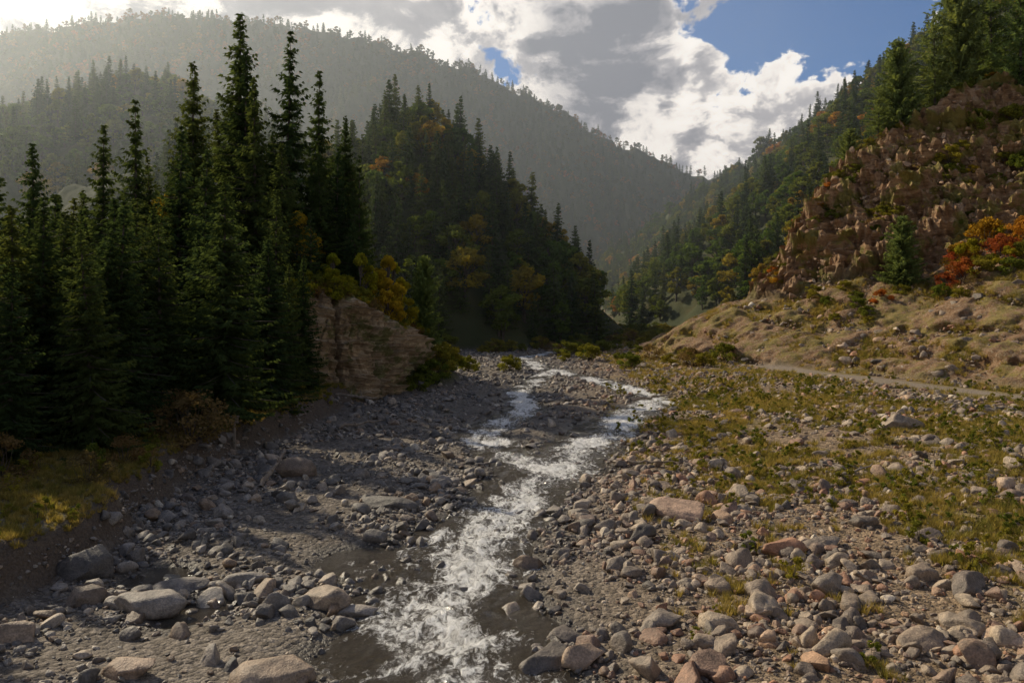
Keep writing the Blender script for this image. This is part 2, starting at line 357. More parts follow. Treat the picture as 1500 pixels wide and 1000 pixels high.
mk_obj('rock_cliff',mk_mesh('rock_cliff',np.stack([CX,CY,CZ],-1).reshape(-1,3),F,M_cliff,False))

# ------------------------------------------------------------ vegetation prototypes
def tube(pts,rad,sides=6):
    pts=np.asarray(pts,float); V=[];F=[]
    for i,p in enumerate(pts):
        d=pts[min(i+1,len(pts)-1)]-pts[max(i-1,0)]; d/=np.linalg.norm(d)+1e-9
        a=np.cross(d,[0.3,.9,.1] if abs(d[2])>.8 else [0,0,1]); a/=np.linalg.norm(a); b=np.cross(d,a)
        for k in range(sides):
            an=2*np.pi*k/sides; V.append(p+rad[i]*(a*np.cos(an)+b*np.sin(an)))
    for i in range(len(pts)-1):
        for k in range(sides):
            k2=(k+1)%sides; F.append((i*sides+k,i*sides+k2,(i+1)*sides+k2)); F.append((i*sides+k,(i+1)*sides+k2,(i+1)*sides+k))
    return np.array(V),np.array(F)
def join(parts,mats,name,coll=None):
    Vs=[];Fs=[];mi=[];o=0
    for V,F,m in parts:
        if len(V)==0: continue
        Vs.append(V);Fs.append(F+o);mi+= [m]*len(F);o+=len(V)
    me=mk_mesh(name,np.concatenate(Vs),np.concatenate(Fs),mats)
    me.polygons.foreach_set('material_index',np.array(mi,np.int32)[:len(me.polygons)])
    return me
def tris(A,B,C):
    n=len(A); V=np.stack([A,B,C],1).reshape(-1,3); return V,np.arange(3*n).reshape(n,3)
def spruce(name,seed,H=16,R=3.0,nlev=46,nb=7,step=.17,tw=.5,wid=.085,droop=1.0,bare=.05,irr=.25,mats=None,pw=.85):
    r=np.random.default_rng(seed); A=[];B=[];C=[]; limbs=[]
    lean=r.normal(0,.012,2)
    for lv in range(nlev):
        tq=bare+(1-bare)*(lv+.8*r.random())/nlev
        z0=H*tq
        Lm=R*((1-tq)**pw)*(.97 if tq>.12 else .75+.25*tq/.12)+.10
        n=max(3,int(round(nb*(1-.35*tq))))
        a0=r.random()*6.28
        for b in range(n):
            az=a0+6.283*b/n+r.normal(0,.22); L=Lm*np.clip(r.normal(1-.05,irr),.35,1.35)
            if r.random()<.06: L*=.4
            dx,dy=np.cos(az),np.sin(az); z0b=z0+r.normal(0,.12)
            ns=max(2,int(L/step)); s=(np.arange(ns)+r.random(ns)*.8)/ns
            up=(.55*tq*tq-.05)-(.32*droop)*(1-tq)
            z=z0b+L*(up*s-.25*droop*s*(1-s)*1.5+.10*s**3)
            p=np.stack([dx*L*s+lean[0]*z0,dy*L*s+lean[1]*z0,z],1)
            if r.random()<.35: limbs.append((np.array([lean[0]*z0,lean[1]*z0,z0b]),p[-1],.02+.012*L))
            for sd in (-1,1,0):
                k=np.ones(ns,bool) if sd else r.random(ns)<.8
                q=p[k]; m=len(q); 
                if m==0: continue
                ss=s[k]; tl=tw*(1.15-.65*ss)*(.6+.7*r.random(m))*(.45+.55*min(1,L/1.5))
                fw=.55+.35*r.random(m) if sd else .5+0*ss
                sx=-dy*sd; sy=dx*sd
                dn=-.28-.35*r.random(m)*droop if sd else -.8-.3*r.random(m)
                tip=q+np.stack([(dx*fw+sx*.85)*tl,(dy*fw+sy*.85)*tl,dn*tl],1)
                w=wid*(.7+.6*r.random(m)); ax=r.normal(size=(m,3)); ax/=np.linalg.norm(ax,axis=1)[:,None]
                dd=tip-q; pr=np.cross(dd,ax); pr/=np.linalg.norm(pr,axis=1)[:,None]+1e-9
                mid=q+dd*.3
                A.append(q-dd*.1);B.append(mid+pr*w[:,None]);C.append(tip)
                A.append(q-dd*.1);B.append(tip+r.normal(0,.03,(m,3)));C.append(mid-pr*w[:,None])
    V,F=tris(np.concatenate(A),np.concatenate(B),np.concatenate(C))
    tz=np.linspace(-.5,H*.99,8); tv,tf=tube([(lean[0]*z,lean[1]*z,z) for z in tz],[.021*H*(1-.97*max(0,z)/H) *.75 for z in tz])
    parts=[(V,F,0),(tv,tf,1)]
    for a,b,w in limbs: 
        lv_,lf_=tube([a,(a*.45+b*.55)+[0,0,-.05],b],[w,w*.6,w*.2],3); parts.append((lv_,lf_,1))
    return join(parts,mats or [M_spruce,M_bark],name)
def broadleaf(name,seed,H=9,R=3,ncl=34,leaves=150,ls=.24,mats=None,shrub=False,zs=1.0):
    r=np.random.default_rng(seed); A=[];B=[];C=[];parts=[]
    tz=[-.4,H*.2,H*.42,H*.62,H*.8]; tr=[(r.normal(0,.02*H*i/4),r.normal(0,.02*H*i/4),z) for i,z in enumerate(tz)]
    if not shrub:
        v,f=tube(tr,[.028*H,.022*H,.016*H,.010*H,.004*H]); parts.append((v,f,1))
    for c in range(ncl):
        a=r.random()*6.283; q=r.random(); lo=.05 if shrub else .28
        zc=H*(lo+(.93-lo)*q); env=np.sin(np.pi*np.clip((q*.92+.14),0,1))**.6
        rr=R*env*np.sqrt(r.random())*.85; cen=np.array([rr*np.cos(a),rr*np.sin(a),zc]); cr=R*(.22+.16*r.random())*(1-.35*q)
        m=int(leaves*(.6+.8*r.random())); d=r.normal(size=(m,3)); d/=np.linalg.norm(d,axis=1)[:,None]
        rad=cr*(.45+.65*r.random(m))**.8; p=cen+d*rad[:,None]*[1,1,.75*zs]
        u=r.normal(size=(m,3)); u/=np.linalg.norm(u,axis=1)[:,None]; w=np.cross(u,d+.3*r.normal(size=(m,3))); w/=np.linalg.norm(w,axis=1)[:,None]+1e-9
        s=(ls*(.6+.8*r.random(m)))[:,None]
        A+= [p-u*s*.6,p-u*s*.6]; B+=[p+w*s*.4,p+u*s*.6]; C+=[p+u*s*.6,p-w*s*.4]
        st=np.array([0,0,.0]) if shrub else np.array(tr[1 if q<.4 else 2 if q<.7 else 3])
        v,f=tube([st,(st+cen)/2+r.normal(0,.05*R,3),cen],[.011*H,.007*H,.002*H],4); parts.append((v,f,1))
    V,F=tris(np.concatenate(A),np.concatenate(B),np.concatenate(C)); parts.insert(0,(V,F,0))
    return join(parts,mats or [M_decid,M_bark],name)
def proto(cname,meshes):
    c=bpy.data.collections.new(cname)
    for i,m in enumerate(meshes): 
        o=bpy.data.objects.new('%s_shape_%02d'%(cname,i),m); c.objects.link(o)
    return c
spm=[spruce('spruce_a',1,nlev=54,nb=7),spruce('spruce_b',2,R=2.7,irr=.34,droop=1.2,nlev=54,nb=7),spruce('spruce_c',3,R=3.5,nb=8,irr=.28,nlev=52),spruce('spruce_d',4,R=2.8,irr=.4,nlev=46,nb=7,bare=.08)]
dcm=[broadleaf('broadleaf_a',11),broadleaf('broadleaf_b',12,R=2.6,ncl=30),broadleaf('broadleaf_c',13,R=3.4,ncl=38)]
spm2=[spruce('spruce_mid_a',15,nlev=28,nb=6,step=.34,tw=.75,wid=.17),spruce('spruce_mid_b',16,R=2.6,nlev=28,nb=6,step=.34,tw=.75,wid=.17,irr=.32,droop=1.2),spruce('spruce_mid_c',17,R=3.3,nlev=26,nb=7,step=.34,tw=.75,wid=.17)]
dcm2=[broadleaf('broadleaf_mid_a',18,ncl=28,leaves=80,ls=.36),broadleaf('broadleaf_mid_b',19,R=2.6,ncl=24,leaves=80,ls=.36),broadleaf('broadleaf_mid_c',20,R=3.5,ncl=30,leaves=80,ls=.36)]
smlow=[spruce('spruce_far_a',21,nlev=13,nb=5,step=.9,tw=1.3,wid=.42,irr=.2),spruce('spruce_far_b',22,R=2.6,nlev=12,nb=5,step=.9,tw=1.3,wid=.42,irr=.3)]
dmlow=[broadleaf('broadleaf_far_a',23,R=3.6,ncl=10,leaves=14,ls=1.2,mats=[M_decid_far,M_bark]),broadleaf('broadleaf_far_b',24,R=4,ncl=11,leaves=14,ls=1.2,mats=[M_decid_far,M_bark])]
pine_me=[spruce('pine_a',31,H=12,R=3.0,nlev=26,nb=6,droop=-.35,bare=.08,irr=.3,tw=.5,wid=.07,mats=[M_pine,M_bark],pw=.6),spruce('pine_b',32,H=12,R=3.6,nlev=24,nb=6,droop=-.3,bare=.15,irr=.35,tw=.5,wid=.07,mats=[M_pine,M_bark],pw=.5),spruce('pine_c',33,H=12,R=4.2,nlev=34,nb=8,droop=-.35,bare=.05,irr=.25,tw=.75,wid=.12,mats=[M_pine,M_bark],pw=.55)]
gold_me=broadleaf('gold_tree',41,H=9,R=2.6,mats=[M_gold,M_bark])
orange_me=broadleaf('orange_shrub',42,H=2.6,R=1.8,ncl=22,leaves=140,ls=.14,mats=[M_orange,M_bark],shrub=True)
red_me=broadleaf('red_shrub',45,H=2.4,R=1.7,ncl=22,leaves=140,ls=.13,mats=[M_red,M_bark],shrub=True)
goldsh_me=broadleaf('gold_shrub',46,H=2.5,R=1.7,ncl=22,leaves=140,ls=.13,mats=[M_gold,M_bark],shrub=True)
yel_me=[broadleaf('yellow_shrub',43,H=2.2,R=1.5,ncl=20,leaves=140,ls=.12,mats=[M_yshrub,M_bark],shrub=True)]
rus_me=[broadleaf('russet_shrub',44,H=2,R=1.5,ncl=20,leaves=110,ls=.09,mats=[M_rshrub,M_bark],shrub=True)]

def scatter(name,P,rot,scl,idx,coll):
    me=mk_mesh(name,P,np.zeros((0,3),int)); fattr(me,'rot',rot,'FLOAT_VECTOR'); fattr(me,'scl',scl,'FLOAT_VECTOR'); fattr(me,'idx',idx,'INT')
    o=mk_obj(name,me); md=o.modifiers.new('instances','NODES'); g=bpy.data.node_groups.new(name+'_nodes','GeometryNodeTree'); md.node_group=g
    g.interface.new_socket('Geometry',in_out='INPUT',socket_type='NodeSocketGeometry'); g.interface.new_socket('Geometry',in_out='OUTPUT',socket_type='NodeSocketGeometry')
    N=g.nodes.new; K=g.links.new
    gi=N('NodeGroupInput'); go=N('NodeGroupOutput'); ip=N('GeometryNodeInstanceOnPoints'); ci=N('GeometryNodeCollectionInfo')
    ci.inputs['Collection'].default_value=coll; ci.inputs['Separate Children'].default_value=True; ci.inputs['Reset Children'].default_value=True
    def na(n,t): 
        a=N('GeometryNodeInputNamedAttribute'); a.data_type=t; a.inputs['Name'].default_value=n; return [q for q in a.outputs if q.enabled and q.name=='Attribute'][0]
    er=N('FunctionNodeEulerToRotation'); K(na('rot','FLOAT_VECTOR'),er.inputs[0])
    K(gi.outputs[0],ip.inputs['Points']); K(ci.outputs[0],ip.inputs['Instance']); ip.inputs['Pick Instance'].default_value=True
    K(na('idx','INT'),ip.inputs['Instance Index']); K(er.outputs[0],ip.inputs['Rotation']); K(na('scl','FLOAT_VECTOR'),ip.inputs['Scale'])
    K(ip.outputs[0],go.inputs[0]); return o
def rz(n,tilt=.04): return np.stack([RNG.normal(0,tilt,n),RNG.normal(0,tilt,n),RNG.random(n)*6.283],1)

def jgrid(x0,x1,y0,y1,sp):
    gx,gy=np.meshgrid(np.arange(x0,x1,sp),np.arange(y0,y1,sp)); gx=gx+RNG.uniform(-.48,.48,gx.shape)*sp; gy=gy+RNG.uniform(-.48,.48,gy.shape)*sp
    return gx.ravel(),gy.ravel()
forest_c=proto('forest_trees',spm+dcm); mid_c=proto('slope_trees',spm2+dcm2)
def forest(name,x,y,pdec,hs=(8,14),hd=(6,10),mid=True):
    z,M=terrain(x,y,True)
    k=(np.abs(x)<.75*y+28)&(M['hill']>.5)&(M['rock']<.3)&(M['scree']<.3)&(M['cliff']<.3)
    x,y,z=x[k],y[k],z[k]; n=len(x); ns=3 if mid else 4
    dec=RNG.random(n)<np.clip(pdec(x,y),0,1)
    idx=np.where(dec,ns+RNG.integers(0,3,n),RNG.integers(0,ns,n))
    h=np.where(dec,RNG.uniform(*hd,n)/9,RNG.uniform(*hs,n)/16); w=h*RNG.uniform(.85,1.2,n)*np.where(dec,1.15,1.1)
    scatter(name,np.stack([x,y,z-.3],1),rz(n),np.stack([w,w,h],1),idx,mid_c if mid else forest_c); print(name,n)
gx,gy=jgrid(-75,40,96,205,3.4); k=(gx<16)&(gy>98)&~((gx>-17)&(gx<-9)&(gy<112))
forest('promontory_forest',gx[k],gy[k],lambda x,y:.34+.7*fbm2(x/18,y/18,2)+.10*sstep(-20,10,x),mid=True)
gx,gy=jgrid(-120,-15,58,96,3.6); k=~((gx>-26)&(gy<70))&(gx<-16)
forest('knoll_forest',gx[k],gy[k],lambda x,y:.25+.3*fbm2(x/12,y/12,2),(9,14),(5,8),False)
gx,gy=jgrid(-340,-40,205,330,5.0)
forest('hillside_forest',gx,gy,lambda x,y:.55+.7*fbm2(x/30,y/30,2),(9,14),(7,10))
gx,gy=jgrid(-10,330,110,600,4.3); k=(gx>38)|(gy>170)
forest('slope_forest',gx[k],gy[k],lambda x,y:.66+.8*fbm2(x/35+7,y/35,2),(7,13),(5,9))
gx,gy=jgrid(-60,-15.5,27,62,3.6); z,M=terrain(gx,gy,True); k=(M['bl']>2.5)&(np.abs(gx)<.75*gy+6)&(gx<-13-.12*(gy)); gx,gy,z=gx[k],gy[k],z[k]; n=len(gx)
h=RNG.uniform(8,13,n)/16; w=h*1.25
scatter('spruce_grove',np.stack([gx,gy,z-.2],1),rz(n),np.stack([w,w,h],1),RNG.integers(0,4,n),forest_c)
far_c=proto('far_trees',smlow+dmlow)
gx,gy=jgrid(-900,760,430,1040,7.6); k=(np.abs(gx)<.72*gy+30); gx,gy=gx[k],gy[k]; z,M=terrain(gx,gy,True); k=(M['hill']>.5)&((gy>600)|(gx<0)|(gx>260)); gx,gy,z=gx[k],gy[k],z[k]; n=len(gx)
dec=RNG.random(n)<np.clip(.50+.8*fbm2(gx/80,gy/80,3)+.3*sstep(200,60,z),0,1)
h=np.where(dec,RNG.uniform(7,10,n)/9,RNG.uniform(8,14,n)/16); w=h*np.where(dec,1.2,1.35)
scatter('mountain_forest',np.stack([gx,gy,z-.5],1),rz(n),np.stack([w,w,h],1),np.where(dec,2,0)+RNG.integers(0,2,n),far_c); print('far',n)

def place(name,me,x,y,ztop,H0,wf=1.0,zoff=-.2):
    zb=float(terrain(np.array([x]),np.array([y]))[0])+zoff; s=(ztop-zb)/H0
    o=mk_obj(name,me,loc=(x,y,zb)); o.scale=(s*wf,s*wf,s); o.rotation_euler=(random.gauss(0,.015),random.gauss(0,.015),random.random()*6.28); return o
for x,y,zt,k,wf in [(-36,60,19.8,0,1),(-23,40,12.5,2,1.25),(-20,40,13.1,1,1.3),(-29.2,62,23.6,3,.9),(-34,66,22.7,1,.95),(-27,64,22,0,.95),(-15.6,43,14.3,2,1.2),(-23.6,60,19.5,1,1.05),
    (-14.6,48,11.7,0,1.3),(-25.7,75,35,0,1.1),(-21,74,33,3,.95),(-18.6,76,30,1,.9),(-17,80,26.5,2,.8),(-22.5,70,27.5,1,.9),(-14.2,74,21.4,3,.75),(-16.2,73,22,0,.8),
    (-22.5,36,12.2,2,1.2),(-18.5,42,12,3,1.35),(-19.6,31,9.3,0,1.3),(-15.0,53,10.4,1,1.1),(-17.5,51,14,2,1.05),(-28,70,29,2,.85),(-24,31,11,2,1.2),(-17,57,15.5,0,1.05),(-19,66,21,2,1),(-13.5,69,16,1,.9),(-15,57,11,0,1.05),(-16,63.5,15,3,1),(-24.5,73,31,1,.9)]:
    place('spruce_tree',spm[k],x,y,zt,16,wf)
for x,y,zt in [(-11.4,72.5,12.6),(-19,70,16.5),(-12.5,83,12.5),(-12.8,66.8,12.4),(-10.4,74,10.6),(-10.8,69.5,10.4),(-14.6,64.6,12.2)]:
    place('golden_broadleaf_tree',gold_me,x,y,zt,9,.85)
for x,y,zt,k,wf in [(-8.6,76.5,12.3,2,.6),(46,94,18.0,2,.85),(51.5,112,38,1,1),(55,113,45,2,.75),(60,113,50,1,.8),(64,114,55,2,.65),(70,116,60,1,.8),(69,108,54,0,.8),(43,119,16,0,.9),(76,113,62,2,.65),(58,118,47,0,.8),(49,116,33,2,.8)]:
    place('pine_tree',pine_me[k],x,y,zt,12,wf)
for i,(x,y,h) in enumerate([(50,88,3.0),(52,90,3.6),(54,88,3.2),(55,92,4.2),(57,89,3.4),(53.5,86,2.2),(52.5,93,3),(48.8,89.5,2),(51.3,91.5,3.2),(56.5,94,3.6)]):
    z=float(terrain(np.array([x]),np.array([y]))[0]); place('autumn_shrub',[orange_me,goldsh_me,red_me,orange_me][i%4] if i not in(0,7) else red_me,x,y,z+h,2.5,1.0)
for x,y,h in [(51,86.5,2.4),(47.5,88,1.8),(53,84.5,2),(45,92,1.5),(56,86,2.6),(41,98,1.4),(57,104,2.5),(62,106,3),(66,105,3),(64,100,2.5),(-6.5,76,2.0),(-8.2,68.5,1.6),(-6.2,82,2.2),(-5,90,2.0),(-7.2,71,2.4),(-7,73.5,2.8),(-6.6,78.5,2.6)]:
    z=float(terrain(np.array([x]),np.array([y]))[0]); place('yellow_green_shrub',yel_me[0],x,y,z+h,2.2,1.1)
for x,y,h in [(-14.9,37,2.4),(-16,38.5,2.2),(-16.5,24.5,1.3),(-15.2,28.5,1.2),(-18,28,1.8),(-15.6,32,1.2)]:
    z=float(terrain(np.array([x]),np.array([y]))[0]); place('russet_shrub',rus_me[0],x,y,z+h,2,1.1)
# vegetation along the rim of the cliff
rc=proto('rim_plants_set',[yel_me[0],goldsh_me,rus_me[0]])
ti=RNG.integers(40,330,90); inn=RNG.uniform(.7,2.4,90)
rx=px[ti]-nxn[ti]*inn; ry=py[ti]-nyn[ti]*inn; rzv=np.maximum(top[ti]-.25,terrain(rx,ry)-.1)
s=RNG.uniform(.35,.95,90); scatter('cliff_rim_shrubs',np.stack([rx,ry,rzv-.3],1),rz(90),np.stack([s,s,s],1),RNG.choice(3,90,p=[.6,.2,.2]),rc)

# ------------------------------------------------------------ stones
def rock_me(name,seed,mat,sub=3,cuts=7,rough=.10,flat=.6,depth=(.62,.9),smooth=True):
    r=np.random.default_rng(seed); bm=bmesh.new(); bmesh.ops.create_icosphere(bm,subdivisions=sub,radius=1)
    v=np.array([q.co[:] for q in bm.verts]); f=np.array([[w.index for w in q.verts] for q in bm.faces]); bm.free()
    for c in range(cuts):
        n=r.normal(size=3); n/=np.linalg.norm(n); d=r.uniform(*depth); e=v@n-d; v=v-np.clip(e,0,9)[:,None]*n*.95
    o=r.random(3)*50
    v=v*(1+rough*fbm3(v[:,0]*1.4+o[0],v[:,1]*1.4+o[1],v[:,2]*1.4+o[2],3))[:,None]
    v=v*np.array([1.0,r.uniform(.65,.9),flat*r.uniform(.8,1.2)])
    return mk_mesh(name,v,f,mat,smooth)
stone_c=proto('river_stones_set',[rock_me('stone_%d'%i,100+i,M_stone,3,8+i,.12,.62,(.48,.80)) for i in range(6)]+[rock_me('angular_stone_%d'%i,130+i,M_stone,3,14,.10,.62,(.32,.70)) for i in range(6)])
def stones(name,n,xr,yr,smin,smax,al,dens,coll,nk,tilt=.3,sink=.25,zf=1.0):
    x=RNG.uniform(*xr,n); y=RNG.uniform(*yr,n); k=np.abs(x)<.70*y+3; x,y=x[k],y[k]
    z,M=terrain(x,y,True); k=RNG.random(len(x))<dens(x,y,z,M); x,y,z=x[k],y[k],z[k]; n=len(x)
    u=RNG.random(n); s=(smin**-al+u*(smax**-al-smin**-al))**(-1/al)
    sc=np.stack([s,s*RNG.uniform(.7,1.1,n),s*RNG.uniform(.65,1.3,n)*zf],1)
    scatter(name,np.stack([x,y,z+s*.6*(.5-sink)],1),rz(n,tilt),sc,RNG.integers(0,nk,n),coll); print(name,n)
def gravel_patch(x,y):
    g=0
    for px,py,rx,ry in [(-8.2,29.5,2.6,4.5),(-6.8,18.2,2.8,1.8),(-5.6,25,1.2,2.4),(-9,38,2,4),(17,40,3,5)]: g=np.maximum(g,np.exp(-(((x-px)/rx)**2+((y-py)/ry)**2)**2))
    return g
def dens(x,y,z,M):
    c=.55+1.1*fbm2(x/5,y/5,3)
    d=np.clip(c,.15,1)*(1-M['hill'])*(M['road']>2.1)*(M['bl']<.7)*(1-.93*gravel_patch(x,y))
    d=d*np.interp(M['rd'],[0,.5,.75,.95],[.18,.32,.7,1])
    return d
stones('river_stones',20000,(-16,30),(12,42),.13,.62,2.0,dens,stone_c,12,.35)
stones('river_cobbles',48000,(-16,30),(12,42),.045,.15,1.2,lambda x,y,z,M:np.clip(dens(x,y,z,M)+.25,0,1)*(M['bl']<.7)*(1-.7*gravel_patch(x,y))*np.where(M['rd']<.85,.1,1),stone_c,12)
stones('far_river_stones',50000,(-18,52),(42,135),.12,.55,1.9,dens,stone_c,12,.3)
stones('scree_stones',22000,(25,75),(45,118),.08,1.0,1.6,lambda x,y,z,M:M['scree']*.85*np.clip(.6+fbm2(x/6,y/6,3),0,1),stone_c,12)
stones('stone_pile',1100,(27,45),(44,62),.25,.6,1.5,lambda x,y,z,M:np.exp(-((x-33+.3*(y-50))/2.4)**2)*(M['road']>2),stone_c,12,.3,.0)
crag_c=proto('crag_rocks_set',[rock_me('crag_%d'%i,160+i,M_crag,2,16,.10,.8,(.3,.7),False) for i in range(6)])
stones('crag_rocks',7500,(36,85),(82,122),.2,1.1,2.0,lambda x,y,z,M:(M['rock']>.4)*.5+M['scree']*.14,crag_c,6,.6,.4)
def boulder(x,y,sx,sy,sz,seed,rot,mat=M_stone,lift=.25,angular=False):
    me=rock_me('boulder',seed,mat,4,14 if angular else 9,.10,.8,(.4,.8) if angular else (.52,.82))
    z=float(terrain(np.array([x]),np.array([y]))[0]); o=mk_obj('boulder',me,loc=(x,y,z+sz*lift)); o.scale=(sx,sy,sz); o.rotation_euler=(random.gauss(0,.1),random.gauss(0,.1),rot)
for a in [(-9.4,20.6,1.0,.7,.55,1,.1),(-12.2,23.0,.85,.8,.85,2,.5),(-5.0,16.8,.95,.7,.5,3,.2),(-5.0,20.9,.8,.55,.5,4,-.2),(-4.0,20.6,.6,.4,.35,5,.1),(-9.3,22.3,.8,.6,.4,6,.3),
          (-4.7,30.3,1.3,.7,.5,7,-.3),(-9.8,36,1.0,.8,.7,8,.2),(8.5,24.8,.75,.6,.45,10,.3),(9.8,25.5,.9,.6,.4,11,.1),(8.6,21.6,.55,.5,.5,12,.4),
          (22.3,45.6,1.5,1.1,.95,13,.2),(.5,24.3,.55,.45,.4,15,0),(-1.3,22.6,.4,.3,.3,16,0),(-.6,21.2,.35,.3,.25,17,1),(.8,17.8,.75,.55,.5,18,.6),(-11.2,20.8,.55,.5,.5,19,.6),(-7.5,22.4,.7,.5,.35,20,.1),(4.3,26.5,.6,.5,.55,21,.5),(9.5,18.4,.7,.6,.4,22,.5),(-11.8,18.6,.9,.7,.4,23,.2),
          (3.6,19.5,.6,.5,.4,31,.2),(6.4,20.3,.65,.45,.45,32,1.2),(12.3,21.5,.7,.5,.4,33,.4),(10.8,19.2,.6,.5,.45,34,2.),(3.0,23.5,.55,.45,.4,35,.9),(13.5,26,.7,.5,.45,36,.1),(7.2,18,.6,.45,.4,37,.5)]:
    boulder(*a)
boulder(6.2,29.0,1.25,.85,.75,14,-.5,M_redslab,.3,True)
boulder(-8.2,16.9,.8,.5,.45,24,-.3,M_redslab,.3,True)

# ------------------------------------------------------------ grass, weeds, driftwood
def tuft(name,seed,n=46,h=.34,sp=.16):
    r=np.random.default_rng(seed); a=r.random(n)*6.283; q=np.stack([np.cos(a),np.sin(a),0*a],1); rr=r.random(n)[:,None]*sp
    p=q*rr; w=np.stack([-np.sin(a),np.cos(a),0*a],1)*.009*(1+r.random(n))[:,None]; hh=h*(.5+.7*r.random(n)); tip=p+q*(hh*(.25+.5*r.random(n)))[:,None]+np.stack([0*a,0*a,hh],1)
    V,F=tris(p-w,p+w,tip); return mk_mesh(name,V,F,M_grass)
grass_c=proto('grass_set',[tuft('tuft_%d'%i,200+i) for i in range(4)])
def gscatter(name,n,xr,yr,dn,coll,nk,s0,s1):
    x=RNG.uniform(*xr,n); y=RNG.uniform(*yr,n); k=np.abs(x)<.7*y+3; x,y=x[k],y[k]; z,M=terrain(x,y,True); k=RNG.random(len(x))<dn(x,y,M); x,y,z=x[k],y[k],z[k]; n=len(x)
    s=RNG.uniform(s0,s1,n); scatter(name,np.stack([x,y,z-.01],1),rz(n,.1),np.stack([s,s,s],1),RNG.integers(0,nk,n),coll); print(name,n)
def gd(x,y,M): return sstep(-.40,.40,fbm2(x/7+30,y/7,4)+.8*fbm2(x*.7,y*.7,2))*sstep(2,9,x-.06*y)*(1-M['hill'])*(M['road']>1.8)
gscatter('grass_tufts',48000,(0,36),(13,60),gd,grass_c,4,.35,1.0)
gscatter('meadow_grass',18000,(12,60),(50,150),lambda x,y,M:np.clip(gd(x,y,M)+.15,0,1)*(M['road']>1.8)*(M['rock']<.5),grass_c,4,.6,1.4)
gscatter('bank_grass',30000,(-30,-11),(15,62),lambda x,y,M:(M['bl']>.8)*.85,grass_c,4,.3,.75)
gscatter('scree_grass',20000,(25,70),(50,118),lambda x,y,M:sstep(-.05,.45,fbm2(x/5,y/5+60,4))*(M['scree']+M['rock']*.6),grass_c,4,.7,1.7)
weed_c=proto('weeds_set',[broadleaf('weed_%d'%i,60+i,H=.6,R=.38,ncl=10,leaves=26,ls=.07,mats=[M_yshrub,M_bark],shrub=True) for i in range(3)])
gscatter('weeds',5000,(1,40),(13,75),lambda x,y,M:gd(x,y,M)*.6,weed_c,3,.4,1.3)
gscatter('bank_weeds',600,(-26,-12),(16,60),lambda x,y,M:(M['bl']>.5)*.5,weed_c,3,.5,1.6)
shr_c=proto('shrub_set',[yel_me[0],rus_me[0],orange_me])
x=RNG.uniform(-10,52,900); y=RNG.uniform(88,165,900); z,M=terrain(x,y,True); k=(RNG.random(900)<(1-M['hill'])*sstep(1.6,3,M['rd'])*(.15+.85*sstep(112,128,y)))&(M['road']>3); x,y,z=x[k],y[k],z[k]; n=len(x); s=RNG.uniform(.5,1.5,n)
scatter('riverside_shrubs',np.stack([x,y,z],1),rz(n),np.stack([s,s,s*.8],1),np.where(RNG.random(n)<.8,0,1),shr_c)
x=RNG.uniform(36,100,4600); y=RNG.uniform(84,135,4600); z,M=terrain(x,y,True); k=(RNG.random(4600)<(M['rock']*.72+M['scree']*.10)*sstep(-.05,.4,fbm2(x/8,y/8+9,3))); x,y,z=x[k],y[k],z[k]; n=len(x); s=RNG.uniform(.25,.9,n)
scatter('bluff_shrubs',np.stack([x,y,z],1),rz(n),np.stack([s,s,s*.8],1),RNG.choice(3,n,p=[.76,.15,.09]),shr_c)
def log(name,a,b,r0,r1,seed):
    r=np.random.default_rng(seed); a=np.array(a,float);b=np.array(b,float); ts=np.linspace(0,1,9)
    pts=[a+(b-a)*q+r.normal(0,.035,3)*np.linalg.norm(b-a)*.4 for q in ts]; rad=[(r0+(r1-r0)*q)*(1+.15*r.normal()) for q in ts]; rad[0]*=.8; rad[-1]*=.4
    v,f=tube(pts,rad,8); parts=[(v,f,0)]
    for q in(3,5,6): 
        d=r.normal(0,.4,3); d[2]=abs(d[2]); v,f=tube([pts[q],pts[q]+d*.4,pts[q]+d],[rad[q]*.5,rad[q]*.3,rad[q]*.1],5); parts.append((v,f,0))
    mk_obj(name,join(parts,[M_wood],name))
log('driftwood_log',(-10.6,33.5,.15),(-10.2,36.2,1.3),.11,.06,1)
log('driftwood_log',(-12.6,57,1.3),(-9.5,56.5,1.0),.12,.05,2)
log('driftwood_log',(13.5,33,.75),(15.5,34.2,.95),.07,.03,3)
log('driftwood_log',(5.5,38,.3),(7.6,37.2,.5),.07,.03,4)
log('driftwood_log',(9,60,.5),(13,63,.7),.12,.05,5)
log('driftwood_log',(-10.5,48,.4),(-8,50,.5),.1,.04,6)
bm=bmesh.new()
for (cx,cz,sx,sy,sz) in [(0,.7,.09,.09,1.4),(0,1.45,.34,.12,.3),(0,1.63,.42,.2,.05)]:
    g=bmesh.ops.create_cube(bm,size=1); bmesh.ops.scale(bm,vec=(sx,sy,sz),verts=g['verts']); bmesh.ops.translate(bm,vec=(cx,0,cz),verts=g['verts'])
me=bpy.data.meshes.new('wooden_marker_post'); bm.to_mesh(me); bm.free(); me.materials.append(M_wood)
mk_obj('wooden_marker_post',me,loc=(-14.1,40.5,float(terrain(np.array([-14.1]),np.array([40.5]))[0])-.05))

